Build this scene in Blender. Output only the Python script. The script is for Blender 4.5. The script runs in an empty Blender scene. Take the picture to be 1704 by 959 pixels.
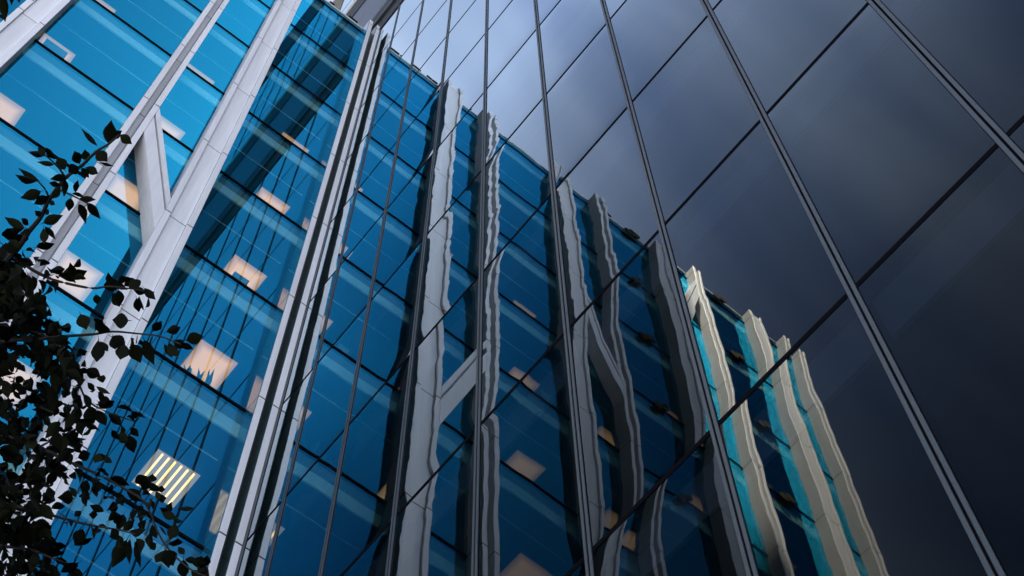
import bpy, math, random
from mathutils import Matrix, Vector

# ----------------------------------------------------------------- camera, sky, sun, exposure
sc = bpy.context.scene
GZ = 1.6                                  # eye height: heights below are metres above the ground
cam_d = bpy.data.cameras.new('camera')
cam = bpy.data.objects.new('camera', cam_d)
sc.collection.objects.link(cam)
right = Vector((0.7775991, -0.6286835, -0.0098371))
down = Vector((0.5651566, 0.7057104, -0.4272831))
fwd = Vector((0.2755679, 0.3266955, 0.9040644))
cam.matrix_world = Matrix(((right.x, -down.x, -fwd.x, 0), (right.y, -down.y, -fwd.y, 0),
                           (right.z, -down.z, -fwd.z, GZ), (0, 0, 0, 1)))
cam_d.sensor_width = 36.0
cam_d.lens = 2444.37 / 1704 * 36
cam_d.clip_start = 0.05
cam_d.clip_end = 5000
sc.camera = cam

SUN = Vector((0.225, -0.385, 0.895)).normalized()      # direction towards the sun
elev = math.asin(SUN.z)
azim = math.atan2(SUN.x, SUN.y)                          # clockwise from +Y
world = bpy.data.worlds.new('World')
sc.world = world
world.use_nodes = True
wn, wl = world.node_tree.nodes, world.node_tree.links
for n in list(wn): wn.remove(n)
w_out = wn.new('ShaderNodeOutputWorld')
w_bg = wn.new('ShaderNodeBackground')
w_bg.inputs['Strength'].default_value = 0.05
sky = wn.new('ShaderNodeTexSky')
sky.sky_type = 'NISHITA'
sky.sun_disc = False
sky.sun_elevation = elev
sky.sun_rotation = azim
sky.air_density = 0.36
sky.dust_density = 0.5
sky.ozone_density = 0.6
# thin cirrus: streaky noise on the sky direction
w_tc = wn.new('ShaderNodeTexCoord')
w_map = wn.new('ShaderNodeMapping')
w_map.inputs['Location'].default_value = (2.7, 0.2, 1.2)
w_map.inputs['Rotation'].default_value = (0.2, 0.1, 0.75)
w_map.inputs['Scale'].default_value = (0.8, 2.6, 1.2)
w_noise = wn.new('ShaderNodeTexNoise')
w_noise.inputs['Scale'].default_value = 1.5
w_noise.inputs['Detail'].default_value = 4
w_noise.inputs['Roughness'].default_value = 0.45
w_noise.inputs['Distortion'].default_value = 0.5
w_ramp = wn.new('ShaderNodeMapRange')
w_ramp.inputs['From Min'].default_value = 0.50
w_ramp.inputs['From Max'].default_value = 0.85
w_ramp.inputs['To Min'].default_value = 0.0
w_ramp.inputs['To Max'].default_value = 0.46
w_mix = wn.new('ShaderNodeMixRGB')
w_mix.inputs['Color2'].default_value = (4.6, 5.0, 5.6, 1)
wl.new(w_tc.outputs['Generated'], w_map.inputs['Vector'])
wl.new(w_map.outputs['Vector'], w_noise.inputs['Vector'])
wl.new(w_noise.outputs['Fac'], w_ramp.inputs['Value'])
wl.new(w_ramp.outputs['Result'], w_mix.inputs['Fac'])
wl.new(sky.outputs['Color'], w_mix.inputs['Color1'])
wl.new(w_mix.outputs['Color'], w_bg.inputs['Color'])
wl.new(w_bg.outputs['Background'], w_out.inputs['Surface'])

sun_d = bpy.data.lights.new('sun', 'SUN')
sun_d.energy = 5.0
sun_d.angle = math.radians(0.53)
sun_d.color = (1.0, 0.82, 0.64)
sun_o = bpy.data.objects.new('sun', sun_d)
sc.collection.objects.link(sun_o)
sun_o.rotation_euler = SUN.to_track_quat('Z', 'Y').to_euler()
sun_o.location = (20, -40, 120)

sc.view_settings.view_transform = 'Standard'
sc.view_settings.look = 'None'
sc.view_settings.gamma = 1.0
sc.view_settings.exposure = 3.1
sc.view_settings.use_curve_mapping = False
sc.cycles.use_denoising = True
sc.cycles.max_bounces = 12
sc.cycles.diffuse_bounces = 3
sc.cycles.glossy_bounces = 6
sc.cycles.transmission_bounces = 6
sc.cycles.transparent_max_bounces = 24
sc.cycles.caustics_reflective = False
sc.cycles.caustics_refractive = False

random.seed(7)
COL = sc.collection

# ----------------------------------------------------------------- helpers
def new_mat(name):
    m = bpy.data.materials.new(name)
    m.use_nodes = True
    nt = m.node_tree
    for n in list(nt.nodes): nt.nodes.remove(n)
    out = nt.nodes.new('ShaderNodeOutputMaterial')
    return m, nt, out

def paint(name, col, rough=0.5, metal=0.0, var=0.08, scale=1.5, bump=0.0, streak=False, spec=0.5):
    """Painted / metal surface with soft uneven tone and weather streaks."""
    m, nt, out = new_mat(name)
    b = nt.nodes.new('ShaderNodeBsdfPrincipled')
    b.inputs['Roughness'].default_value = rough
    b.inputs['Metallic'].default_value = metal
    b.inputs['Specular IOR Level'].default_value = spec
    geo = nt.nodes.new('ShaderNodeNewGeometry')
    mp = nt.nodes.new('ShaderNodeMapping')
    mp.inputs['Scale'].default_value = (7, 7, 0.3) if streak else (1, 1, 1)
    nz = nt.nodes.new('ShaderNodeTexNoise')
    nz.inputs['Scale'].default_value = scale
    nz.inputs['Detail'].default_value = 5
    oi = nt.nodes.new('ShaderNodeObjectInfo')
    add = nt.nodes.new('ShaderNodeMath'); add.operation = 'MULTIPLY_ADD'
    add.inputs[1].default_value = 0.35
    mr = nt.nodes.new('ShaderNodeMapRange')
    mr.inputs['From Min'].default_value = 0.2; mr.inputs['From Max'].default_value = 1.15
    mr.inputs['To Min'].default_value = 1 - var; mr.inputs['To Max'].default_value = 1 + var
    hs = nt.nodes.new('ShaderNodeHueSaturation')
    hs.inputs['Color'].default_value = (*col, 1)
    L = nt.links.new
    L(geo.outputs['Position'], mp.inputs['Vector']); L(mp.outputs['Vector'], nz.inputs['Vector'])
    L(oi.outputs['Random'], add.inputs[0]); L(nz.outputs['Fac'], add.inputs[2])
    L(add.outputs[0], mr.inputs['Value']); L(mr.outputs['Result'], hs.inputs['Value'])
    L(hs.outputs['Color'], b.inputs['Base Color'])
    if bump:
        bp = nt.nodes.new('ShaderNodeBump'); bp.inputs['Strength'].default_value = bump
        bp.inputs['Distance'].default_value = 0.01
        L(nz.outputs['Fac'], bp.inputs['Height']); L(bp.outputs['Normal'], b.inputs['Normal'])
    L(b.outputs['BSDF'], out.inputs['Surface'])
    return m

def emit(name, col, strength):
    m, nt, out = new_mat(name)
    e = nt.nodes.new('ShaderNodeEmission')
    e.inputs['Color'].default_value = (*col, 1)
    e.inputs['Strength'].default_value = strength
    nt.links.new(e.outputs[0], out.inputs['Surface'])
    return m

def lamp_mat(name, col, strength, hx, hy):
    """Light diffuser: brightest over the lamps, dimmer at its rim."""
    m, nt, out = new_mat(name)
    tc = nt.nodes.new('ShaderNodeTexCoord')
    sp = nt.nodes.new('ShaderNodeSeparateXYZ'); nt.links.new(tc.outputs['Object'], sp.inputs[0])
    ax = mnode(nt, 'ABSOLUTE', mnode(nt, 'DIVIDE', sp.outputs[0], hx))
    ay = mnode(nt, 'ABSOLUTE', mnode(nt, 'DIVIDE', sp.outputs[1], hy))
    d = mnode(nt, 'MAXIMUM', ax, ay)
    s = nt.nodes.new('ShaderNodeMapRange'); s.interpolation_type = 'SMOOTHSTEP'
    s.inputs['From Min'].default_value = 0.55; s.inputs['From Max'].default_value = 1.0
    s.inputs['To Min'].default_value = strength; s.inputs['To Max'].default_value = strength * 0.45
    nt.links.new(d, s.inputs['Value'])
    e = nt.nodes.new('ShaderNodeEmission'); e.inputs['Color'].default_value = (*col, 1)
    nt.links.new(s.outputs['Result'], e.inputs['Strength'])
    nt.links.new(e.outputs[0], out.inputs['Surface'])
    return m

def mnode(nt, op, a, b=None, c=None):
    n = nt.nodes.new('ShaderNodeMath'); n.operation = op
    for i, v in enumerate((a, b, c)):
        if v is None: continue
        if isinstance(v, (int, float)): n.inputs[i].default_value = v
        else: nt.links.new(v, n.inputs[i])
    return n.outputs[0]

def glass(name, axis, half_w, r0, fmul, ior, refl, trans, roller, lam, bow, noise_amp, noise_scale, power=7, steep=1.0):
    """Coated architectural pane: mirror reflection by angle over a tinted see-through body.
    Each pane is slightly warped: roller waves up its height, bowed edges, soft unevenness.
    axis: the pane's horizontal direction (0 = x, 1 = y)."""
    m, nt, out = new_mat(name)
    L = nt.links.new
    tc = nt.nodes.new('ShaderNodeTexCoord')
    sp = nt.nodes.new('ShaderNodeSeparateXYZ'); L(tc.outputs['Object'], sp.inputs[0])
    oi = nt.nodes.new('ShaderNodeObjectInfo'); rnd = oi.outputs['Random']
    geo = nt.nodes.new('ShaderNodeNewGeometry')
    z = mnode(nt, 'DIVIDE', sp.outputs[2], 2.0)
    h = mnode(nt, 'DIVIDE', sp.outputs[axis], half_w)
    r2 = mnode(nt, 'FRACT', mnode(nt, 'MULTIPLY', rnd, 17.31))
    r3 = mnode(nt, 'FRACT', mnode(nt, 'MULTIPLY', rnd, 41.77))
    r4 = mnode(nt, 'FRACT', mnode(nt, 'MULTIPLY', rnd, 73.19))
    # roller waves
    ph = mnode(nt, 'MULTIPLY_ADD', sp.outputs[2], 2 * math.pi / lam, mnode(nt, 'MULTIPLY', rnd, 60.0))
    ph = mnode(nt, 'ADD', ph, mnode(nt, 'MULTIPLY', h, 0.5))
    ramp = mnode(nt, 'MULTIPLY_ADD', r2, roller * 1.2, roller * 0.4)
    wz = nt.nodes.new('ShaderNodeTexNoise'); wz.noise_dimensions = '1D'
    wz.inputs['Scale'].default_value = 1.3; wz.inputs['Detail'].default_value = 1.0
    L(mnode(nt, 'MULTIPLY_ADD', rnd, 90.0, sp.outputs[2]), wz.inputs['W'])
    ph = mnode(nt, 'MULTIPLY_ADD', wz.outputs['Fac'], 9.0, ph)
    wave = mnode(nt, 'MULTIPLY', mnode(nt, 'SINE', ph), mnode(nt, 'MULTIPLY', ramp, wz.outputs['Fac']))
    wf = nt.nodes.new('ShaderNodeTexNoise'); wf.noise_dimensions = '1D'
    wf.inputs['Scale'].default_value = 1.7; wf.inputs['Detail'].default_value = 2.5
    L(mnode(nt, 'MULTIPLY_ADD', rnd, 70.0, sp.outputs[2]), wf.inputs['W'])
    wave = mnode(nt, 'ADD', wave, mnode(nt, 'MULTIPLY', mnode(nt, 'SUBTRACT', wf.outputs['Fac'], 0.5), roller * 8.0))
    # bowed towards the top and bottom edge
    az = mnode(nt, 'ABSOLUTE', z)
    edge = mnode(nt, 'MULTIPLY', mnode(nt, 'POWER', az, float(power)), mnode(nt, 'SIGN', z))
    amp = mnode(nt, 'MULTIPLY_ADD', r3, bow * 2.2, -bow * 0.7)
    sz = mnode(nt, 'MULTIPLY_ADD', edge, amp, wave)
    lin = mnode(nt, 'MULTIPLY', mnode(nt, 'SUBTRACT', r4, 0.5), noise_amp * 3.2)
    sz = mnode(nt, 'ADD', sz, lin)
    # soft unevenness
    cmb = nt.nodes.new('ShaderNodeVectorMath'); cmb.operation = 'ADD'
    off = nt.nodes.new('ShaderNodeCombineXYZ')
    L(mnode(nt, 'MULTIPLY', rnd, 50.0), off.inputs[0]); L(mnode(nt, 'MULTIPLY', r2, 50.0), off.inputs[2])
    L(tc.outputs['Object'], cmb.inputs[0]); L(off.outputs[0], cmb.inputs[1])
    nz = nt.nodes.new('ShaderNodeTexNoise'); nz.inputs['Scale'].default_value = noise_scale
    nz.inputs['Detail'].default_value = 1.0
    L(cmb.outputs[0], nz.inputs['Vector'])
    nc = nt.nodes.new('ShaderNodeSeparateXYZ'); L(nz.outputs['Color'], nc.inputs[0])
    sz = mnode(nt, 'ADD', sz, mnode(nt, 'MULTIPLY', mnode(nt, 'SUBTRACT', nc.outputs[0], 0.5), noise_amp * 2))
    sh = mnode(nt, 'MULTIPLY', mnode(nt, 'SUBTRACT', nc.outputs[1], 0.5), noise_amp * 2)
    sh = mnode(nt, 'ADD', sh, mnode(nt, 'MULTIPLY', mnode(nt, 'MULTIPLY', h, mnode(nt, 'ABSOLUTE', h)), bow * 0.12))
    tilt = nt.nodes.new('ShaderNodeCombineXYZ')
    L(sh, tilt.inputs[axis]); L(sz, tilt.inputs[2])
    nadd = nt.nodes.new('ShaderNodeVectorMath'); nadd.operation = 'ADD'
    L(geo.outputs['Normal'], nadd.inputs[0]); L(tilt.outputs[0], nadd.inputs[1])
    nn = nt.nodes.new('ShaderNodeVectorMath'); nn.operation = 'NORMALIZE'
    L(nadd.outputs[0], nn.inputs[0])
    fr = nt.nodes.new('ShaderNodeFresnel'); fr.inputs['IOR'].default_value = ior
    L(nn.outputs[0], fr.inputs['Normal'])
    fac = mnode(nt, 'MULTIPLY_ADD', mnode(nt, 'POWER', mnode(nt, 'MULTIPLY', fr.outputs[0], fmul), steep), steep, r0)
    fac = mnode(nt, 'MULTIPLY', fac, mnode(nt, 'MULTIPLY_ADD', r2, 0.22, 0.89))
    fac = mnode(nt, 'MINIMUM', fac, 0.95)
    fac = mnode(nt, 'MULTIPLY', fac, mnode(nt, 'SUBTRACT', 1.0, geo.outputs['Backfacing']))
    gl = nt.nodes.new('ShaderNodeBsdfGlossy'); gl.inputs['Roughness'].default_value = 0.0
    gl.inputs['Color'].default_value = (*refl, 1)
    L(nn.outputs[0], gl.inputs['Normal'])
    tr = nt.nodes.new('ShaderNodeBsdfTransparent'); tr.inputs['Color'].default_value = (*trans, 1)
    mx = nt.nodes.new('ShaderNodeMixShader')
    L(fac, mx.inputs[0]); L(tr.outputs[0], mx.inputs[1]); L(gl.outputs[0], mx.inputs[2])
    L(mx.outputs[0], out.inputs['Surface'])
    return m

def clear_edge(name):
    m, nt, out = new_mat(name)
    tr = nt.nodes.new('ShaderNodeBsdfTransparent'); tr.inputs['Color'].default_value = (1, 1, 1, 1)
    nt.links.new(tr.outputs[0], out.inputs['Surface'])
    return m

def mesh_obj(name, verts, faces, mats, parent=None, loc=(0, 0, 0), mat_idx=None):
    me = bpy.data.meshes.new(name)
    me.from_pydata(verts, [], faces)
    for m in (mats if isinstance(mats, (list, tuple)) else [mats]): me.materials.append(m)
    if mat_idx:
        for p, i in zip(me.polygons, mat_idx): p.material_index = i
    o = bpy.data.objects.new(name, me)
    o.location = loc
    o.parent = parent
    COL.objects.link(o)
    return o

BOX_F = [(0, 3, 2, 1), (4, 5, 6, 7), (0, 1, 5, 4), (1, 2, 6, 5), (2, 3, 7, 6), (3, 0, 4, 7)]
def box_v(x0, x1, y0, y1, z0, z1):
    return [(x0, y0, z0), (x1, y0, z0), (x1, y1, z0), (x0, y1, z0),
            (x0, y0, z1), (x1, y0, z1), (x1, y1, z1), (x0, y1, z1)]

_cache = {}
def box(name, x0, x1, y0, y1, z0, z1, mats, parent=None, mat_idx=None):
    """A box piece with its origin at its own centre; alike pieces share one mesh."""
    dx, dy, dz = round(x1 - x0, 4) / 2, round(y1 - y0, 4) / 2, round(z1 - z0, 4) / 2
    c = ((x0 + x1) / 2, (y0 + y1) / 2, (z0 + z1) / 2)
    ml = mats if isinstance(mats, (list, tuple)) else [mats]
    key = (name, dx, dy, dz, tuple(m.name for m in ml), tuple(mat_idx or ()))
    if key in _cache:
        o = bpy.data.objects.new(name, _cache[key])
        o.location = c; o.parent = parent
        COL.objects.link(o)
        return o
    o = mesh_obj(name, box_v(-dx, dx, -dy, dy, -dz, dz), BOX_F, ml, parent, c, mat_idx)
    _cache[key] = o.data
    return o

def bevel_box(name, x0, x1, y0, y1, z0, z1, mat, parent=None, b=0.006):
    """Folded metal panel: box with chamfered vertical and horizontal front edges."""
    dx, dy, dz = round(x1 - x0, 4) / 2, round(y1 - y0, 4) / 2, round(z1 - z0, 4) / 2
    c = ((x0 + x1) / 2, (y0 + y1) / 2, (z0 + z1) / 2)
    key = (name, 'b', dx, dy, dz, mat.name)
    if key in _cache:
        o = bpy.data.objects.new(name, _cache[key]); o.location = c; o.parent = parent
        COL.objects.link(o); return o
    v = [(-dx + b, -dy, -dz + b), (dx - b, -dy, -dz + b), (dx - b, -dy, dz - b), (-dx + b, -dy, dz - b),
         (-dx, -dy + b, -dz), (dx, -dy + b, -dz), (dx, -dy + b, dz), (-dx, -dy + b, dz),
         (-dx, dy, -dz), (dx, dy, -dz), (dx, dy, dz), (-dx, dy, dz)]
    f = [(0, 1, 2, 3), (0, 4, 5, 1), (1, 5, 6, 2), (2, 6, 7, 3), (3, 7, 4, 0),
         (4, 8, 9, 5), (5, 9, 10, 6), (6, 10, 11, 7), (7, 11, 8, 4), (8, 11, 10, 9)]
    o = mesh_obj(name, v, f, mat, parent, c)
    _cache[key] = o.data
    return o

def empty(name, loc, label, cat, group=None):
    o = bpy.data.objects.new(name, None)
    o.location = loc
    o['label'] = label; o['category'] = cat
    if group: o['group'] = group
    o.empty_display_size = 0.5
    COL.objects.link(o)
    return o

def bevel_x(name, y0, y1, z0, z1, mat, proud):
    """Cladding panel on the tower face, turned to face -x."""
    return box(name, BX - proud, BX + 0.055, y0, y1, z0, z1, mat, tower)

# ----------------------------------------------------------------- materials
white = paint('white_cladding', (0.72, 0.735, 0.76), rough=0.45, var=0.17, scale=1.4, streak=True)
backing = paint('joint_backing', (0.02, 0.02, 0.022), rough=0.8)
dark_metal = paint('dark_anodised', (0.006, 0.006, 0.008), rough=0.8, spec=0.0)
alu = paint('brushed_aluminium', (0.055, 0.066, 0.074), rough=0.45, metal=0.1, var=0.06, scale=4)
soffit_grey = paint('grey_metal_panel', (0.04, 0.044, 0.05), rough=0.35, metal=0.2, var=0.05)
bronze = paint('dark_bronze', (0.016, 0.013, 0.007), rough=0.6, metal=0.0)
spandrel_mid = paint('spandrel_mid', (0.18, 0.21, 0.22), rough=0.6)
spandrel_pale = paint('spandrel_pale', (0.80, 0.84, 0.84), rough=0.6)
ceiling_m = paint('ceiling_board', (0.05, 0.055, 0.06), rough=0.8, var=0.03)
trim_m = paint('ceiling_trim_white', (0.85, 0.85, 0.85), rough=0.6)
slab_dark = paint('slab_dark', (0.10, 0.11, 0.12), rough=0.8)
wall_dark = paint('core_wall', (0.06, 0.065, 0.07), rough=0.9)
spandrel_grey = paint('spandrel_grey', (0.22, 0.23, 0.25), rough=0.7)
green_glass = paint('green_back_painted_glass', (0.035, 0.065, 0.065), rough=0.2, spec=0.3)
blue_glass = paint('blue_back_painted_glass', (0.012, 0.10, 0.17), rough=0.08, spec=0.6)
roof_m = paint('roof_membrane', (0.25, 0.25, 0.25), rough=0.9, var=0.15)
lamp_panel = lamp_mat('lamp_diffuser', (1.0, 0.40, 0.19), 0.29, 0.42, 0.41)
lamp_tube = emit('lamp_tube', (1.0, 0.46, 0.18), 0.60)
lamp_tray = paint('lamp_tray', (0.62, 0.60, 0.60), rough=0.5)
lamp_tray_e = emit('lamp_louvre', (0.8, 0.50, 0.36), 0.11)
flood_m = paint('lamp_housing', (0.03, 0.026, 0.008), rough=0.8, spec=0.1)
pot_m = paint('plant_pot', (0.3, 0.3, 0.3), rough=0.7)
plant_m = paint('house_plant', (0.04, 0.09, 0.05), rough=0.6)
card_m = paint('cardboard', (0.35, 0.28, 0.2), rough=0.8)
clear = clear_edge('clear_edge')
glass_a = glass('blue_coated_glass', 0, 1.2, r0=0.235, fmul=0.9, ior=1.5, refl=(0.02, 0.48, 0.86),
                trans=(0.42, 0.62, 0.60), roller=0.0001, lam=0.4, bow=0.0025, noise_amp=0.0011, noise_scale=0.45, power=5)
glass_b = glass('dark_mirror_glass', 1, 0.75, r0=0.0, fmul=2.6, ior=1.22, refl=(0.82, 0.92, 0.95),
                trans=(0.14, 0.18, 0.22), roller=0.0006, lam=0.31, bow=0.016, noise_amp=0.0018, noise_scale=0.8, steep=1.42)

# ----------------------------------------------------------------- measured layout (camera stands at x = 0, y = 0)
BX = 4.986                     # face of the tower's glass
FA = 12.15                     # front of the white columns
GA = 12.55                     # face of the wing's glass
Z0 = 9.843 + GZ                # a storey line shared by both facades
def lev(j): return Z0 + 4.0 * j
TOP_A = 46.22 + GZ
PW = 1.51523                   # tower pane module
Y0 = 11.083                    # a mullion of the tower
JLO, JHI_A, JHI_B = -2, 9, 16  # storey lines: ground storey lies below JLO

# ----------------------------------------------------------------- ground
g = mesh_obj('plaza_ground', [(-2500, -2500, 0), (2500, -2500, 0), (2500, 2500, 0), (-2500, 2500, 0)], [(0, 1, 2, 3)],
             paint('paving_stone', (0.135, 0.155, 0.185), rough=0.8, var=0.15, scale=0.6))
g['kind'] = 'structure'

# ----------------------------------------------------------------- the wing with the white columns
wing = empty('office_building', (-4.2, 16, 0),
             'lower blue glass office wing with white ribbed columns, left of the inner corner', 'building')
WP = Matrix.Translation(Vector((4.2, -16, 0)))
def wp(o):                      # parent to the wing, keeping world coordinates
    if o.parent is wing: o.location = o.location + Vector((4.2, -16, 0))
    return o

def storeys(hi):
    s = [(0.02, lev(JLO))]
    for j in range(JLO, hi): s.append((lev(j), lev(j + 1)))
    return s

P = 4.55
cols = []                       # (x0, x1, deep)
for k in range(4):
    cols.append((1.72 - P * k, 2.34 - P * k, False))
    cols.append((0.21 - P * k, 0.61 - P * k, True))
J = 0.016                       # half joint
for i, (x0, x1, deep) in enumerate(cols):
    web = GA - 0.015 if deep else FA + 0.06
    core = box('column', x0 + 0.126, x1 - 0.126, web + 0.006, GA + 0.25, 0.01, TOP_A - 0.02, backing, wing); wp(core)
    cl = Vector(core.location)
    for xa in (x0, x1 - 0.125):
        p = box('joint_core', xa + 0.002, xa + 0.123, FA + 0.003, GA + 0.09, 0.05, TOP_A, backing, core)
        p.location = p.location + Vector((4.2, -16, 0)) - cl
    for (za, zb) in storeys(JHI_A) + [(lev(JHI_A), TOP_A + 0.05)]:
        for (xa, xb, yf, yb) in ((x0, x0 + 0.125, FA, GA + 0.1), (x1 - 0.125, x1, FA, GA + 0.1),
                                 (x0 + 0.131, x1 - 0.131, web, web + 0.025)):
            p = bevel_box('cladding_panel', xa, xb, yf, yb, za + J, zb - J, white, core)
            p.location = p.location + Vector((4.2, -16, 0)) - cl
    # dark fins keep the joints closed behind the flanges
# corner channel next to the tower
cc = box('corner_column', 4.60, BX - 0.012, GA + 0.02, GA + 0.2, 0.01, TOP_A - 0.02, backing, wing); wp(cc)
cl = Vector(cc.location)
for (xa, xb) in ((4.58, 4.70), (4.86, BX - 0.006)):
    p = box('joint_core', xa + 0.002, xb - 0.002, FA + 0.003, GA - 0.003, 0.05, TOP_A, backing, cc)
    p.location = p.location + Vector((4.2, -16, 0)) - cl
for (za, zb) in storeys(JHI_A) + [(lev(JHI_A), TOP_A + 0.05)]:
    for (xa, xb) in ((4.58, 4.70), (4.86, BX - 0.006)):
        p = bevel_box('cladding_panel', xa, xb, FA, GA, za + J, zb - J, white, cc)
        p.location = p.location + Vector((4.2, -16, 0)) - cl
    p = box('recess_panel', 4.702, 4.844, GA - 0.06, GA, za + J, zb - J, green_glass, cc)
    p.location = p.location + Vector((4.2, -16, 0)) - cl
    p = box('recess_panel', 4.846, 4.858, FA + 0.012, GA - 0.062, za + J, zb - J, green_glass, cc)
    p.location = p.location + Vector((4.2, -16, 0)) - cl
    p = box('side_pane', 4.566, 4.578, FA + 0.02, GA + 0.01, za + J, zb - J, blue_glass, cc)
    p.location = p.location + Vector((4.2, -16, 0)) - cl

# slanted braces between neighbouring columns: channel section, cut plumb at both ends
def brace(xa, xb, za, zb):
    """xa < xb; za, zb: lower edge heights at either end, member is 1.5 m tall measured plumb."""
    def part(name, d0, d1, y0, y1, mat, par):
        v = []
        for x, z in ((xa, za), (xb, zb)):
            v += [(x, y0, z + d0), (x, y1, z + d0), (x, y1, z + d1), (x, y0, z + d1)]
        c = Vector(((xa + xb) / 2, (y0 + y1) / 2, (za + zb) / 2 + 0.75))
        v = [tuple(Vector(q) - c) for q in v]
        f = [(0, 1, 2, 3), (4, 7, 6, 5), (0, 4, 5, 1), (1, 5, 6, 2), (2, 6, 7, 3), (3, 7, 4, 0)]
        return mesh_obj(name, v, f, mat, par, c)
    b = part('brace', 0.93, 1.10, FA + 0.16, GA - 0.05, white, wing); wp(b)
    for d0, d1 in ((0.0, 0.92), (1.11, 1.5)):
        f = part('cladding_panel', d0, d1, FA, GA, white, b)
        f.location = f.location + Vector((4.2, -16, 0)) - Vector(b.location)
e = 0.004
brace(0.61 + e, 1.72 - e, 28.30 + GZ, 24.85 + GZ)
brace(-3.94 + e, -2.83 - e, 31.95 + GZ, 35.45 + GZ)
brace(-8.49 + e, -7.38 - e, 43.6 + GZ, 40.1 + GZ)

# glass bays
bays = [(2.34, 4.578)]
for k in range(4): bays.append((0.61 - P * k, 1.72 - P * k))
for k in range(3): bays.append((-2.21 - P * k, 0.21 - P * k))
for (xa, xb) in bays:
    for (za, zb) in storeys(JHI_A):
        o = box('pane', xa + 0.003, xb - 0.003, GA, GA + 0.024, za + 0.03, zb - 0.03, [clear, glass_a], wing,
                [0, 0, 1, 0, 0, 0]); wp(o)
    o = box('pane', xa + 0.003, xb - 0.003, GA, GA + 0.024, lev(JHI_A) + 0.03, TOP_A - 0.03, [clear, glass_a], wing,
            [0, 0, 1, 0, 0, 0]); wp(o)
    for j in range(JLO, JHI_A + 1):
        o = box('transom', xa + 0.003, xb - 0.003, GA - 0.02, GA + 0.101, lev(j) - 0.03, lev(j) + 0.03, dark_metal, wing); wp(o)
    o = box('coping', xa + 0.003, xb - 0.003, GA - 0.03, GA + 0.3, TOP_A - 0.03, TOP_A + 0.02, white, wing); wp(o)
XA0, XA1 = -13.44, BX + 0.3
for j in range(JLO, JHI_A + 1):
    zf = lev(j)
    o = box('spandrel', XA0 + 0.4, BX - 0.4, GA + 0.07, GA + 0.10, zf - 0.37, zf - 0.032, spandrel_mid, wing); wp(o)
    o = box('spandrel_band', XA0 + 0.4, BX - 0.4, GA + 0.065, GA + 0.10, zf - 0.75, zf - 0.372, spandrel_pale, wing); wp(o)
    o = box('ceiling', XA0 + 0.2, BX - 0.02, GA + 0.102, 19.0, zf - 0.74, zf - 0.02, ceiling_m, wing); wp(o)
    o = box('ceiling_trim', XA0 + 0.4, BX - 0.4, 13.19, 13.215, zf - 0.755, zf - 0.742, trim_m, wing); wp(o)
    for n in range(6):
        xl = 3.69 - 3.03 * n
        if not (XA0 < xl): continue
        if j == 3 and n == 0:
            lum = box('ceiling_light', xl, xl + 0.84, 13.63, 14.45, zf - 0.76, zf - 0.742, lamp_tray_e, wing); wp(lum)
            for t in range(6):
                xt = xl + 0.09 + t * 0.125
                tb = box('lamp_tube', xt, xt + 0.035, 13.65, 14.43, zf - 0.79, zf - 0.762, lamp_tube, lum)
                tb.location = tb.location + Vector((4.2, -16, 0)) - Vector(lum.location)
        else:
            lum = box('ceiling_light', xl, xl + 0.84, 13.63, 14.45, zf - 0.752, zf - 0.742, lamp_panel, wing); wp(lum)
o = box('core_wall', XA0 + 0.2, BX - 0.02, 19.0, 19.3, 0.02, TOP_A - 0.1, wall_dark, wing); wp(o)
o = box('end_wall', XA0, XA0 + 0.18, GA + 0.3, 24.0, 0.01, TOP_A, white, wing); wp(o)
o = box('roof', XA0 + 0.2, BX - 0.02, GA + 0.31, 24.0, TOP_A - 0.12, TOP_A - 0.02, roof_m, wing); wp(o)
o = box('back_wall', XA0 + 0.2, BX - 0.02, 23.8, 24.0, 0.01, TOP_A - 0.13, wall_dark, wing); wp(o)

# paired round lamps on the transoms: flat dark drums
def drum(name, x, y, z, r, par):
    n = 20; v = []; f = []
    for d, s in ((-0.03, 0.86), (-0.022, 1.0), (0.02, 1.0)):
        for a in range(n):
            t = 2 * math.pi * a / n
            v.append((r * s * math.cos(t), d, r * s * math.sin(t)))
    f.append(tuple(range(n)))
    for q in (0, 1):
        for a in range(n):
            w = (a + 1) % n
            f.append((q * n + a, (q + 1) * n + a, (q + 1) * n + w, q * n + w))
    f.append(tuple(reversed(range(2 * n, 3 * n))))
    return mesh_obj(name, v, f, flood_m, par, (x, y, z))
for xc, js in ((-5.75, range(4, 10)), (-10.1, range(4, 10))):
    for j in js:
        zf = lev(j) if j < 9 else TOP_A - 0.1
        for dx, dz in ((-0.16, 0.06), (0.14, -0.14)):
            o = drum('round_lamp', xc + dx, GA - 0.10, zf + dz, 0.17, wing); wp(o)
        o = box('lamp_bracket', xc - 0.2, xc + 0.2, GA - 0.075, GA - 0.022, zf - 0.06, zf - 0.02, dark_metal, wing); wp(o)
# small fittings on the roof edge
for x in (3.3, 4.05, 4.22, 2.75, 2.55, 2.45, 0.9, -2.95, -4.75, -4.9):
    o = box('roof_fitting', x, x + 0.05, GA + 0.05, GA + 0.1, TOP_A + 0.02, TOP_A + 0.22, dark_metal, wing); wp(o)
    l = box('fitting_head', x - 0.05, x + 0.12, GA - 0.02, GA + 0.12, TOP_A + 0.2, TOP_A + 0.29, dark_metal, o)
    l.location = l.location + Vector((4.2, -16, 0)) - Vector(o.location)

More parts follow.
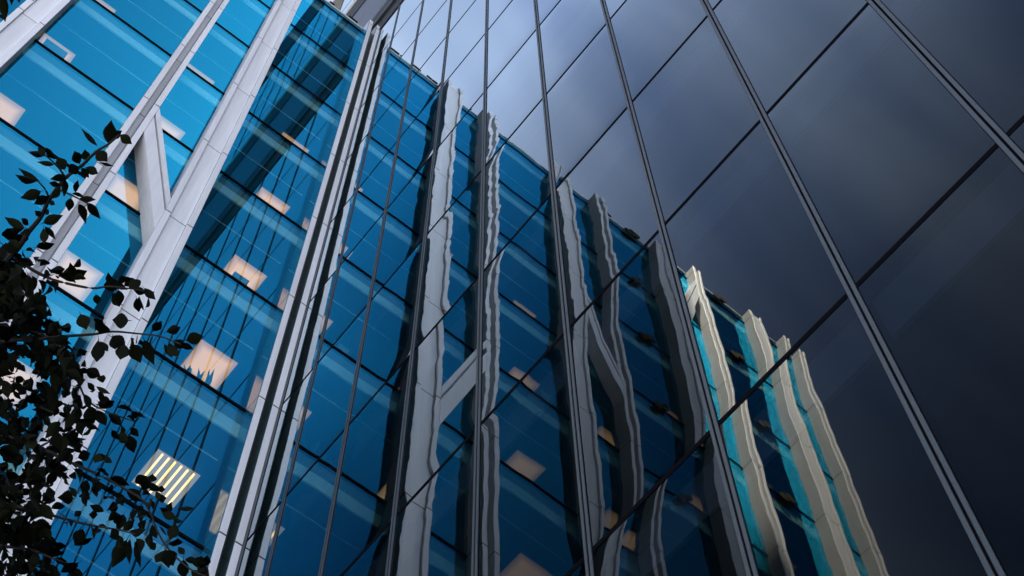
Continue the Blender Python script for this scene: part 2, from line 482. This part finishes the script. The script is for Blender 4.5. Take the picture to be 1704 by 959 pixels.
# ----------------------------------------------------------------- the mirror-glass tower
tower = empty('glass_tower', (12, 2, 0), 'tall dark mirror-glass tower on the right, reflecting the ribbed wing', 'building')
TV = Vector((-12, -2, 0))
def tp(o):
    if o.parent is tower: o.location = o.location + TV
    return o
ys = [FA - 0.003] + [Y0 - PW * k for k in range(0, 14)]          # mullion lines towards the viewer
ys_up = [Y0 + PW * k for k in range(4, 0, -1)]                    # above the wing's roof the wall runs on
B1, B2, B3, B4 = lev(9), 49.60 + GZ, 56.35 + GZ, 59.25 + GZ        # dark band, grey metal band, dark band
TOP_B = lev(16)
PAR = 81.6 + GZ                                                    # top of the tall dark parapet
rows_lo = storeys(9)
rows_up = [(B4, lev(13))] + [(lev(j), lev(j + 1)) for j in range(13, 16)]
def tower_pane(ya, yb, za, zb):
    w = 0.051
    tp(box('pane', BX, BX + 0.024, yb + w, ya - w, za + 0.032, zb - 0.032, [clear, glass_b], tower, [0, 0, 0, 0, 0, 1]))
for (za, zb) in rows_lo + rows_up:
    for a, b in zip(ys[:-1], ys[1:]):
        tower_pane(a - (0.0 if a != ys[0] else -0.03), b, za, zb)
for (za, zb) in rows_up:
    for a, b in zip(ys_up[:-1], ys_up[1:]):
        tower_pane(a, b, za, zb)
    tower_pane(ys_up[-1], FA, za, zb)
yend = ys[-1]; ytop = ys_up[0]
def mullion(y, z0, z1):
    c = tp(box('mullion', BX - 0.004, BX + 0.12, y - 0.05, y + 0.05, z0, z1, dark_metal, tower))
    for d in (-0.027, 0.027):
        s = box('cap_strip', BX - 0.014, BX - 0.0045, y + d - 0.016, y + d + 0.016, z0, z1, alu, c)
        s.location = s.location + TV - Vector(c.location)
for y in ys[1:] + [FA - 0.058]:
    mullion(y, 0.02, B1 - 0.04)
    mullion(y, B4 + 0.04, TOP_B - 0.04)
for y in ys_up: mullion(y, B4 + 0.04, TOP_B - 0.04)
for zt in [lev(j) for j in range(JLO, 9)] + [lev(j) for j in range(13, 16)]:
    y1 = FA - 0.01 if zt < B1 else ytop
    tp(box('transom', BX - 0.005, BX + 0.1, yend, y1, zt - 0.031, zt + 0.031, dark_metal, tower))
    tp(box('spandrel', BX + 0.16, BX + 0.2, yend, y1, zt - 0.62, zt - 0.036, spandrel_grey, tower))
    tp(box('ceiling', BX + 0.205, 14.0, yend, y1, zt - 0.6, zt - 0.04, slab_dark, tower))
# opaque bands: bronze, grey metal panels, bronze, and the tall parapet
for n in range(21):
    ya = ytop - n * PW
    if ya - PW < yend - 0.01: break
    tp(bevel_x('louvre_panel', ya - PW + 0.008, ya - 0.008, B1 + 0.04, B2 - 0.012, bronze, 0.03))
    tp(bevel_x('metal_panel', ya - PW + 0.006, ya - 0.006, B2, B3, soffit_grey, 0.0))
    tp(bevel_x('louvre_panel', ya - PW + 0.008, ya - 0.008, B3 + 0.012, B4 - 0.04, bronze, 0.03))
    tp(bevel_x('parapet_panel', ya - PW + 0.008, ya - 0.008, TOP_B + 0.04, PAR, bronze, 0.04))
tp(box('ledge_trim', BX - 0.13, BX - 0.032, yend, ytop, 47.2 + GZ, 47.35 + GZ, soffit_grey, tower))
tp(box('ledge_trim', BX - 0.10, BX - 0.032, yend, ytop, B4 - 0.036, B4 - 0.005, white, tower))
for za, zb in ((B1 - 0.035, B4), (TOP_B - 0.03, PAR - 0.05)):
    tp(box('backing_wall', BX + 0.06, BX + 0.3, yend, ytop, za, zb, backing, tower))
tp(box('added_end_bay', BX, 14.0, -16.0, yend - 0.31, 0.02, PAR, bronze, tower))  # unseen solid extension, added beneath the blocks that shade the wing
tp(box('shadow_block', 6.5, 13.5, -12.3, 23.0, PAR - 6, 103.0 + GZ, soffit_grey, tower))  # unseen block on the roof, added to keep sun off the inner columns
tp(box('shadow_block', 6.5, 13.5, -15.9, -12.32, PAR + 0.01, 90.0 + GZ, soffit_grey, tower))  # lower unseen block, added to shade the foot of one sunlit column
tp(box('core_wall', 14.0, 14.3, yend, 24.0, 0.02, TOP_B, wall_dark, tower))
tp(box('side_wall', BX + 0.13, 14.0, yend - 0.3, yend - 0.02, 0.02, PAR, wall_dark, tower))
tp(box('rear_wall', BX + 0.31, 14.0, 24.0, 24.3, 0.02, TOP_B, wall_dark, tower))
tp(box('roof', BX + 0.31, 14.0, yend, 24.0, TOP_B + 0.06, TOP_B + 0.2, roof_m, tower))

# ----------------------------------------------------------------- things standing at the windows of the wing
def plant(x, zf, label, spikes, seed):
    t = empty('potted_plant', (x, 12.85, zf), label, 'plant', 'house plants at the office window')
    r = random.Random(seed)
    n = 12; v = []; f = []
    for z, rr in ((0.0, 0.075), (0.26, 0.10), (0.26, 0.085), (0.23, 0.08)):
        for a in range(n): v.append((rr * math.cos(6.2832 * a / n), rr * math.sin(6.2832 * a / n), z))
    for q in range(3):
        for a in range(n):
            b = (a + 1) % n; f.append((q * n + a, q * n + b, (q + 1) * n + b, (q + 1) * n + a))
    f.append(tuple(range(3 * n, 4 * n))); f.append(tuple(reversed(range(n))))
    mesh_obj('pot', v, f, pot_m, t)
    for s in range(spikes):
        a = r.uniform(0, 6.28); l = r.uniform(0.38, 0.68); w = r.uniform(0.03, 0.05); lean = r.uniform(0.05, 0.3)
        d = Vector((math.cos(a), math.sin(a), 0)); sd = Vector((-math.sin(a), math.cos(a), 0)) * w
        p0 = Vector((0, 0, 0.23)); p1 = p0 + d * l * lean * 0.4 + Vector((0, 0, l * 0.55)); p2 = p0 + d * l * lean + Vector((0, 0, l))
        th = d * 0.004
        vv = [p0 - sd * .4, p0 + sd * .4, p1 - sd, p1 + sd, p2, p1 + th]
        mesh_obj('leaf', [tuple(q) for q in vv], [(0, 1, 3, 5), (0, 5, 2), (2, 5, 4), (5, 3, 4)], plant_m, t)
zp = lev(3)
plant(3.47, zp, 'leftmost house plant in front of the plain glowing ceiling light at the window', 8, 1)
plant(3.68, zp, 'second house plant from the left in front of the plain glowing ceiling light', 9, 2)
plant(3.87, zp, 'third house plant from the left in front of the plain glowing ceiling light', 8, 3)
plant(4.09, zp, 'rightmost house plant in front of the plain glowing ceiling light, by the corner', 8, 4)
def carton(x0, x1, zf, h, label):
    t = empty('office_cabinet', ((x0 + x1) / 2, 12.86, zf), label, 'cabinet', 'cabinets at the office windows')
    b = mesh_obj('body', box_v(-(x1 - x0) / 2, (x1 - x0) / 2, -0.12, 0.12, 0, h - 0.04), BOX_F, card_m, t)
    mesh_obj('top', box_v(-(x1 - x0) / 2 - .012, (x1 - x0) / 2 + .012, -0.132, 0.132, h - 0.038, h), BOX_F, pot_m, t)
carton(3.58, 3.90, lev(4), 0.68, 'low cabinet at the window by the ceiling light, one storey above the plants')
carton(-2.08, -1.58, lev(5), 0.90, 'low cabinet at the upper left window beside the leftmost white column')

# ----------------------------------------------------------------- the tree in front
TWIGS = {
    'main': [[-0.032,2.864,6.296],[-0.015,2.73,6.282],[-0.006,2.622,6.252],[-0.009,2.527,6.213],[-0.006,2.436,6.172],[-0.017,2.34,6.131],[-0.015,2.227,6.099],[0.003,2.138,6.053],[0.014,2.045,6.009],[0.03,1.975,5.953],[0.039,1.904,5.897]],
    'm1': [[-0.015,2.196,6.036],[-0.053,2.149,5.976],[-0.104,2.108,5.911]],
    'm2': [[-0.017,2.317,6.087],[-0.046,2.278,6.051],[-0.079,2.248,6.01]],
    'm3': [[-0.013,2.258,6.061],[0.011,2.238,6.034],[0.059,2.216,6.007],[0.091,2.198,5.978]],
    't2': [[0.101,2.938,6.129],[0.157,2.851,6.095],[0.217,2.771,6.054],[0.277,2.683,6.016],[0.349,2.591,5.979],[0.391,2.514,5.933],[0.452,2.441,5.882],[0.512,2.371,5.828],[0.57,2.319,5.764]],
    't3': [[-0.015,2.725,6.377],[0.066,2.7,6.309],[0.14,2.656,6.25],[0.191,2.606,6.195],[0.268,2.539,6.146],[0.304,2.473,6.099],[0.356,2.41,6.048],[0.427,2.341,5.998]],
    't4': [[0.166,2.938,6.364],[0.288,2.887,6.292],[0.346,2.864,6.204],[0.404,2.846,6.112],[0.468,2.836,6.013],[0.532,2.789,5.937],[0.618,2.72,5.87]],
    't5': [[0.371,3.236,5.781],[0.474,3.141,5.717],[0.545,3.056,5.646],[0.604,2.975,5.573],[0.67,2.89,5.5],[0.738,2.797,5.43],[0.766,2.725,5.352]],
    't6': [[0.271,3.318,6.227],[0.403,3.209,6.144],[0.501,3.12,6.047],[0.562,3.041,5.946],[0.636,2.955,5.845],[0.741,2.871,5.736],[0.789,2.803,5.624],[0.872,2.778,5.472],[0.954,2.719,5.341],[1.004,2.634,5.235]],
    't7': [[0.434,3.274,5.617],[0.523,3.186,5.58],[0.58,3.114,5.533],[0.641,3.054,5.475],[0.707,2.988,5.419]],
    'tl': [[-0.562,1.637,5.645],[-0.487,1.624,5.624],[-0.423,1.607,5.602],[-0.37,1.574,5.584]],
}
LEAVES = [
    [0.029,1.985,5.981,-0.005,1.927,6.01,0.0413],
    [0.027,1.981,6.018,0.039,1.949,6.04,0.0277],
    [0.044,1.985,6.087,0.085,1.977,6.061,0.0281],
    [0.005,1.985,5.919,-0.062,1.981,5.943,0.0163],
    [0.014,2.026,5.968,0.057,2.022,5.952,0.0386],
    [0.042,2.124,6.125,0.088,2.109,6.129,0.0115],
    [0.008,2.124,6.081,-0.02,2.101,6.09,0.0312],
    [-0.005,2.122,6.028,-0.044,2.091,6.019,0.0337],
    [-0.004,2.131,6.022,-0.021,2.173,6.026,0.0337],
    [0.008,2.116,5.998,0.042,2.133,6.006,0.0252],
    [0.017,2.124,6.035,0.062,2.107,6.014,0.0282],
    [-0.032,2.173,6.036,-0.075,2.156,6.05,0.034],
    [-0.068,2.11,5.939,-0.123,2.092,5.915,0.0249],
    [-0.107,2.182,6.06,-0.155,2.202,6.047,0.0228],
    [-0.104,2.168,6.026,-0.143,2.168,6.05,0.0198],
    [-0.067,2.173,6.023,-0.113,2.205,6.035,0.0169],
    [-0.014,2.149,5.947,-0.05,2.185,5.949,0.025],
    [-0.013,2.163,5.953,0.014,2.21,5.959,0.0251],
    [-0.016,2.23,6.041,-0.049,2.234,6.012,0.0199],
    [-0.01,2.189,5.854,-0.01,2.146,5.857,0.0219],
    [0.036,2.233,6.064,0.018,2.197,6.078,0.02],
    [0.03,2.203,5.984,0.069,2.183,5.98,0.0169],
    [0.057,2.189,5.958,0.101,2.162,5.962,0.0196],
    [0.034,2.185,5.916,0.053,2.222,5.903,0.0249],
    [0.066,2.212,5.967,0.117,2.252,5.973,0.0309],
    [0.085,2.207,5.997,0.146,2.234,6.01,0.0282],
    [-0.074,2.253,6.023,-0.15,2.269,6.046,0.0199],
    [-0.08,2.231,5.982,-0.145,2.253,5.946,0.031],
    [-0.052,2.275,6.013,-0.089,2.334,6.013,0.037],
    [-0.024,2.28,6.023,-0.046,2.322,6.005,0.0314],
    [-0.012,2.267,5.976,0.005,2.259,5.961,0.0158],
    [-0.007,2.33,5.977,-0.031,2.326,5.983,0.0227],
    [0.001,2.255,5.861,0.001,2.222,5.849,0.0155],
    [0.012,2.343,5.976,0.046,2.31,6.026,0.0341],
    [0.022,2.259,5.803,0.069,2.279,5.813,0.0191],
    [0.022,2.303,5.871,0.053,2.329,5.833,0.0278],
    [-0.027,2.317,5.831,-0.092,2.331,5.84,0.0276],
    [-0.027,2.388,5.957,-0.059,2.407,5.914,0.0285],
    [-0.022,2.342,5.908,-0.047,2.324,5.887,0.0197],
    [-0.015,2.363,5.927,-0.011,2.381,5.905,0.0226],
    [-0.005,2.438,5.931,-0.044,2.452,5.956,0.0228],
    [-0.004,2.401,5.844,-0.05,2.439,5.857,0.0335],
    [0.356,2.455,5.737,0.394,2.495,5.68,0.0461],
    [0.372,2.513,5.837,0.41,2.51,5.802,0.027],
    [0.266,2.335,5.761,0.289,2.351,5.744,0.0228],
    [0.44,2.483,5.853,0.457,2.515,5.808,0.0473],
    [0.44,2.356,5.663,0.493,2.393,5.66,0.0451],
    [0.473,2.382,5.77,0.542,2.434,5.763,0.0395],
    [0.557,2.472,5.978,0.604,2.487,5.955,0.0207],
    [0.557,2.361,5.839,0.598,2.363,5.834,0.03],
    [0.388,2.365,5.94,0.424,2.393,5.927,0.0305],
    [0.324,2.36,5.909,0.359,2.397,5.894,0.0303],
    [0.299,2.435,6.044,0.273,2.408,6.061,0.0243],
    [0.368,2.299,5.88,0.33,2.295,5.9,0.0399],
    [0.377,2.252,5.816,0.426,2.255,5.796,0.0262],
    [0.199,2.49,6.036,0.155,2.455,6.059,0.0348],
    [0.189,2.402,5.889,0.22,2.361,5.877,0.0269],
    [0.346,2.431,5.801,0.354,2.462,5.788,0.0465],
    [0.387,2.307,5.686,0.348,2.335,5.681,0.0514],
    [0.272,2.49,5.873,0.311,2.499,5.834,0.0406],
    [0.319,2.614,5.793,0.311,2.631,5.78,0.0304],
    [0.328,2.699,5.763,0.384,2.757,5.709,0.0339],
    [0.384,2.659,5.796,0.406,2.654,5.814,0.0374],
    [0.409,2.479,5.582,0.436,2.447,5.568,0.0257],
    [0.462,2.644,5.783,0.498,2.666,5.799,0.0339],
    [0.431,2.544,5.648,0.48,2.538,5.643,0.0164],
    [0.661,2.932,5.517,0.667,2.966,5.476,0.0382],
    [0.664,2.859,5.455,0.699,2.874,5.424,0.0134],
    [0.78,2.835,5.454,0.789,2.912,5.402,0.0482],
    [0.782,2.811,5.437,0.82,2.859,5.384,0.024],
    [0.834,2.923,5.581,0.881,2.944,5.52,0.0194],
    [0.768,2.868,5.533,0.78,2.836,5.571,0.0272],
    [0.768,2.798,5.454,0.812,2.765,5.448,0.0373],
    [0.754,2.92,5.615,0.74,2.898,5.614,0.0222],
    [0.662,2.771,5.432,0.614,2.777,5.43,0.0237],
    [0.679,2.906,5.586,0.657,2.903,5.562,0.0248],
    [0.612,2.835,5.46,0.6,2.85,5.439,0.0213],
    [0.707,2.886,5.663,0.729,2.91,5.637,0.025],
    [0.783,2.794,5.723,0.735,2.8,5.704,0.0501],
    [0.741,2.675,5.558,0.733,2.661,5.58,0.0321],
    [0.804,2.8,5.73,0.827,2.786,5.731,0.0223],
    [0.763,2.662,5.508,0.784,2.659,5.478,0.0212],
    [0.871,2.726,5.592,0.914,2.689,5.584,0.0163],
    [0.87,2.811,5.671,0.863,2.802,5.703,0.0278],
    [0.884,2.751,5.4,0.926,2.758,5.367,0.0475],
    [0.995,2.885,5.59,1.031,2.928,5.56,0.0416],
    [0.999,2.882,5.59,1.032,2.855,5.59,0.0222],
    [0.989,2.718,5.37,1.032,2.711,5.348,0.0315],
    [0.958,2.864,5.607,0.987,2.861,5.584,0.0222],
    [0.86,2.791,5.458,0.85,2.808,5.441,0.0321],
    [0.882,2.739,5.526,0.897,2.776,5.49,0.043],
    [0.857,2.89,5.675,0.891,2.905,5.63,0.0308],
    [0.673,2.861,5.27,0.651,2.923,5.259,0.0312],
    [0.595,2.952,5.656,0.561,2.986,5.673,0.0502],
    [0.58,2.84,5.518,0.549,2.846,5.552,0.0215],
    [0.599,2.761,5.811,0.644,2.745,5.795,0.0392],
    [0.569,2.719,5.755,0.606,2.74,5.76,0.0221],
    [0.591,2.768,5.679,0.625,2.772,5.673,0.0247],
    [0.555,2.686,5.558,0.565,2.708,5.53,0.0372],
    [0.503,2.75,5.491,0.465,2.747,5.465,0.0238],
    [0.841,2.776,5.594,0.885,2.754,5.583,0.0273],
    [0.888,2.816,5.665,0.928,2.798,5.634,0.0194],
    [-0.434,1.626,5.611,-0.385,1.687,5.591,0.0249],
    [-0.418,1.615,5.617,-0.396,1.641,5.609,0.0125],
    [-0.403,1.605,5.623,-0.384,1.626,5.616,0.0107],
    [-0.448,1.639,5.604,-0.414,1.677,5.592,0.0214],
    [-0.378,1.593,5.63,-0.358,1.6,5.629,0.0125],
]
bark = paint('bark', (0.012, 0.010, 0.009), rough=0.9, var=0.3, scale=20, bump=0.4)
def leaf_mat():
    m, nt, out = new_mat('leaf_green')
    b = nt.nodes.new('ShaderNodeBsdfPrincipled')
    oi = nt.nodes.new('ShaderNodeObjectInfo')
    cr = nt.nodes.new('ShaderNodeValToRGB')
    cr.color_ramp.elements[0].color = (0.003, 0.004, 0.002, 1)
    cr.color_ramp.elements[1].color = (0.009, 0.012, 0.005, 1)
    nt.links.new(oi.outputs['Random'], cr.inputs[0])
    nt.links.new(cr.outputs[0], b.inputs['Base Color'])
    b.inputs['Roughness'].default_value = 0.55
    b.inputs['Specular IOR Level'].default_value = 0.03
    nt.links.new(b.outputs[0], out.inputs['Surface'])
    return m
leaf_m = leaf_mat()
tree = empty('street_tree', (-0.7, 3.9, 0), 'dark leafy broadleaf tree in the foreground at the lower left', 'tree')
TO = Vector((0.7, -3.9, 0))

def tube(verts, faces, pts, r0, r1, n=7):
    base = len(verts); m = len(pts)
    for i, p in enumerate(pts):
        p = Vector(p)
        d = (Vector(pts[min(i + 1, m - 1)]) - Vector(pts[max(i - 1, 0)])).normalized()
        u = d.orthogonal().normalized(); w = d.cross(u)
        r = r0 + (r1 - r0) * i / (m - 1)
        for a in range(n):
            t = 6.28319 * a / n
            verts.append(tuple(p + u * r * math.cos(t) + w * r * math.sin(t)))
    for i in range(m - 1):
        for a in range(n):
            b = (a + 1) % n
            faces.append((base + i * n + a, base + i * n + b, base + (i + 1) * n + b, base + (i + 1) * n + a))
    faces.append(tuple(base + a for a in reversed(range(n)))); faces.append(tuple(base + (m - 1) * n + a for a in range(n)))

def smooth(pts, k=4):
    P_ = [Vector(p) for p in pts]; out = []
    for i in range(len(P_) - 1):
        a = P_[max(i - 1, 0)]; b = P_[i]; c = P_[i + 1]; d = P_[min(i + 2, len(P_) - 1)]
        for s in range(k):
            t = s / k
            out.append(0.5 * ((2 * b) + (c - a) * t + (2 * a - 5 * b + 4 * c - d) * t * t + (3 * b - a - 3 * c + d) * t ** 3))
    out.append(P_[-1]); return out

tv, tf = [], []
trunk = [(-0.7, 3.9, 0), (-0.72, 3.88, 1.2), (-0.6, 3.82, 2.6), (-0.42, 3.72, 3.9), (-0.30, 3.6, 4.7)]
tube(tv, tf, smooth(trunk), 0.12, 0.06, 12)
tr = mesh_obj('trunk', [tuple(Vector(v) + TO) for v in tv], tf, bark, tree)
crotch = Vector(trunk[-1])
top2 = Vector((-0.55, 2.9, 6.0)); top3 = Vector((-0.75, 2.2, 6.7))
twig_r = {'main': (0.011, 0.003), 'tl': (0.006, 0.003)}
smooth_tw = {}
for name, pts in TWIGS.items():
    sp_ = smooth(pts); smooth_tw[name] = sp_
    v, f = [], []
    r0, r1 = twig_r.get(name, (0.007, 0.002))
    if name in ('m1', 'm2', 'm3'): r0, r1 = 0.004, 0.0018
    tube(v, f, sp_, r0, r1, 6)
    if name not in ('m1', 'm2', 'm3'):
        s = Vector(pts[0])
        start = top3 if name == 'tl' else crotch
        mid = (start + s) / 2 + Vector((-0.15, 0.05, 0.06))
        tube(v, f, smooth([start, mid, s]), 0.028, r0, 7)
    mesh_obj('branch', [tuple(q + TO) for q in map(Vector, v)], f, bark, tree)
v, f = [], []
tube(v, f, smooth([crotch, top2, top3]), 0.05, 0.025, 9)
mesh_obj('branch', [tuple(Vector(q) + TO) for q in v], f, bark, tree)

# leaf blades: pointed ovals folded along the midrib, in three variants sharing their meshes
def blade(name, fold, curl, fat, wig):
    st = [(0.0, 0.03), (0.10, 0.22), (0.26, 0.44), (0.45, 0.5), (0.64, 0.42), (0.80, 0.24), (0.92, 0.09), (1.0, 0.0)]
    v = []; f = []
    for i, (t, w) in enumerate(st):
        z = -curl * t * t
        ww = w * fat
        e1 = 1 + wig * math.sin(i * 2.3); e2 = 1 + wig * math.cos(i * 1.9)
        v += [(t, -ww * e1, z + fold * w), (t, 0, z), (t, ww * e2, z + fold * w)]
    for i in range(len(st) - 1):
        a = i * 3
        f += [(a, a + 3, a + 4, a + 1), (a + 1, a + 4, a + 5, a + 2)]
    n0 = len(v)
    v += [(-0.22, -0.012, 0.0), (-0.22, 0.012, 0.0)]
    f.append((n0, 0, 2, n0 + 1))
    me = bpy.data.meshes.new(name); me.from_pydata(v, [], f); me.materials.append(leaf_m)
    for p in me.polygons: p.use_smooth = True
    return me
blades = [blade('leaf_a', 0.15, 0.12, 1.0, 0.05), blade('leaf_b', 0.35, 0.28, 0.9, 0.08), blade('leaf_c', 0.05, -0.18, 1.1, 0.04),
          blade('leaf_d', 0.55, 0.4, 1.0, 0.10)]
rl = random.Random(21)
placed = []                    # (blade, matrix)
def put(base, tip, width, face=None, kind=None):
    d = tip - base; l = d.length
    if l < 1e-4: return
    d = d / l
    up = face if face else Vector((rl.gauss(0, .5), rl.gauss(0, .5), 1))
    s = up.cross(d)
    if s.length < 1e-3: s = Vector((1, 0, 0)).cross(d)
    s.normalize(); n = d.cross(s)
    M = Matrix(((d.x * l, s.x * width, n.x * l, base.x), (d.y * l, s.y * width, n.y * l, base.y),
                (d.z * l, s.z * width, n.z * l, base.z), (0, 0, 0, 1)))
    placed.append((kind if kind is not None else rl.randrange(4), M))
eye = Vector((0, 0, GZ))
for q in LEAVES:
    b, t = Vector(q[:3]), Vector(q[3:6])
    f_ = ((b + t) / 2 - eye).normalized() + Vector((rl.gauss(0, .25), rl.gauss(0, .25), rl.gauss(0, .25)))
    put(b, t, q[6], f_, rl.choice((0, 0, 1, 2)))
def along(name, t0, t1, count, spread):
    sp_ = smooth_tw[name]; m = len(sp_) - 1
    for i in range(count):
        t = t0 + (t1 - t0) * (i + rl.random()) / count
        k = min(int(t * m), m - 1); p = sp_[k].lerp(sp_[k + 1], t * m - k)
        d = (sp_[k + 1] - sp_[k]).normalized()
        o = Vector((rl.gauss(0, 1), rl.gauss(0, 1), rl.gauss(0, 1))); o = (o - d * o.dot(d)).normalized()
        dr = (d * 0.6 + o * 0.9 + Vector((0, 0, -0.35))).normalized()
        l = rl.uniform(0.036, 0.07)
        b = p + o * rl.uniform(0.0, spread) + dr * 0.012
        put(b, b + dr * l, l * rl.uniform(0.5, 0.68))
for name, c, t0, t1, sprd in (('t2', 40, 0.0, 0.35, 0.10), ('t3', 26, 0.0, 0.42, 0.08), ('t4', 60, 0.0, 1.0, 0.06), ('t5', 30, 0.0, 0.4, 0.10),
                        ('t6', 70, 0.0, 0.72, 0.07), ('t7', 34, 0.0, 0.8, 0.09), ('main', 26, 0.0, 0.22, 0.06), ('t2', 14, 0.5, 1.0, 0.02),
                        ('t3', 8, 0.6, 1.0, 0.02), ('t5', 10, 0.45, 1.0, 0.02), ('t6', 16, 0.6, 1.0, 0.03)):
    along(name, t0, t1, c, sprd)
# the dense inner part of the crown, between these bounds (outer edge, inner edge)
MASS = [((-0.098, 2.697, 6.161), (0.013, 2.631, 6.201)), ((0.006, 2.827, 6.083), (0.20, 2.705, 6.150)),
        ((0.098, 2.939, 6.009), (0.36, 2.785, 6.095)), ((0.212, 3.075, 5.912), (0.50, 2.900, 6.005)),
        ((0.326, 3.205, 5.808), (0.52, 3.095, 5.865)), ((0.438, 3.33, 5.70), (0.62, 3.235, 5.752)),
        ((0.548, 3.449, 5.587), (0.74, 3.35, 5.64))]
for i in range(1050):
    r = rl.uniform(0, len(MASS) - 1.001); k = int(r); fr_ = r - k
    a = Vector(MASS[k][0]).lerp(Vector(MASS[k + 1][0]), fr_); b = Vector(MASS[k][1]).lerp(Vector(MASS[k + 1][1]), fr_)
    p = a.lerp(b, rl.random() ** 1.3 * 1.05)
    p = eye + (p - eye) * rl.uniform(0.90, 1.16)
    d = Vector((rl.gauss(0.3, .7), rl.gauss(0, .7), rl.gauss(-0.5, .5))).normalized()
    l = rl.uniform(0.036, 0.07)
    put(p, p + d * l, l * rl.uniform(0.5, 0.68))
def near(m): return (m.translation - eye).length
order = list(range(len(placed)))
order.sort(key=lambda i: (i >= len(LEAVES), near(placed[i][1])))
single = set(order[:300])
sv, sf = [], []
for i, (k, M) in enumerate(placed):
    if i in single:
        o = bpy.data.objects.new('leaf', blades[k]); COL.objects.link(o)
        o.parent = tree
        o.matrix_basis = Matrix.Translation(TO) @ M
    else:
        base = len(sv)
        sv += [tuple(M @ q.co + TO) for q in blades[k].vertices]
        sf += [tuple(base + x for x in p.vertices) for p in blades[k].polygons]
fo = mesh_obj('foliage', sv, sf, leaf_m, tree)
fo['kind'] = 'stuff'
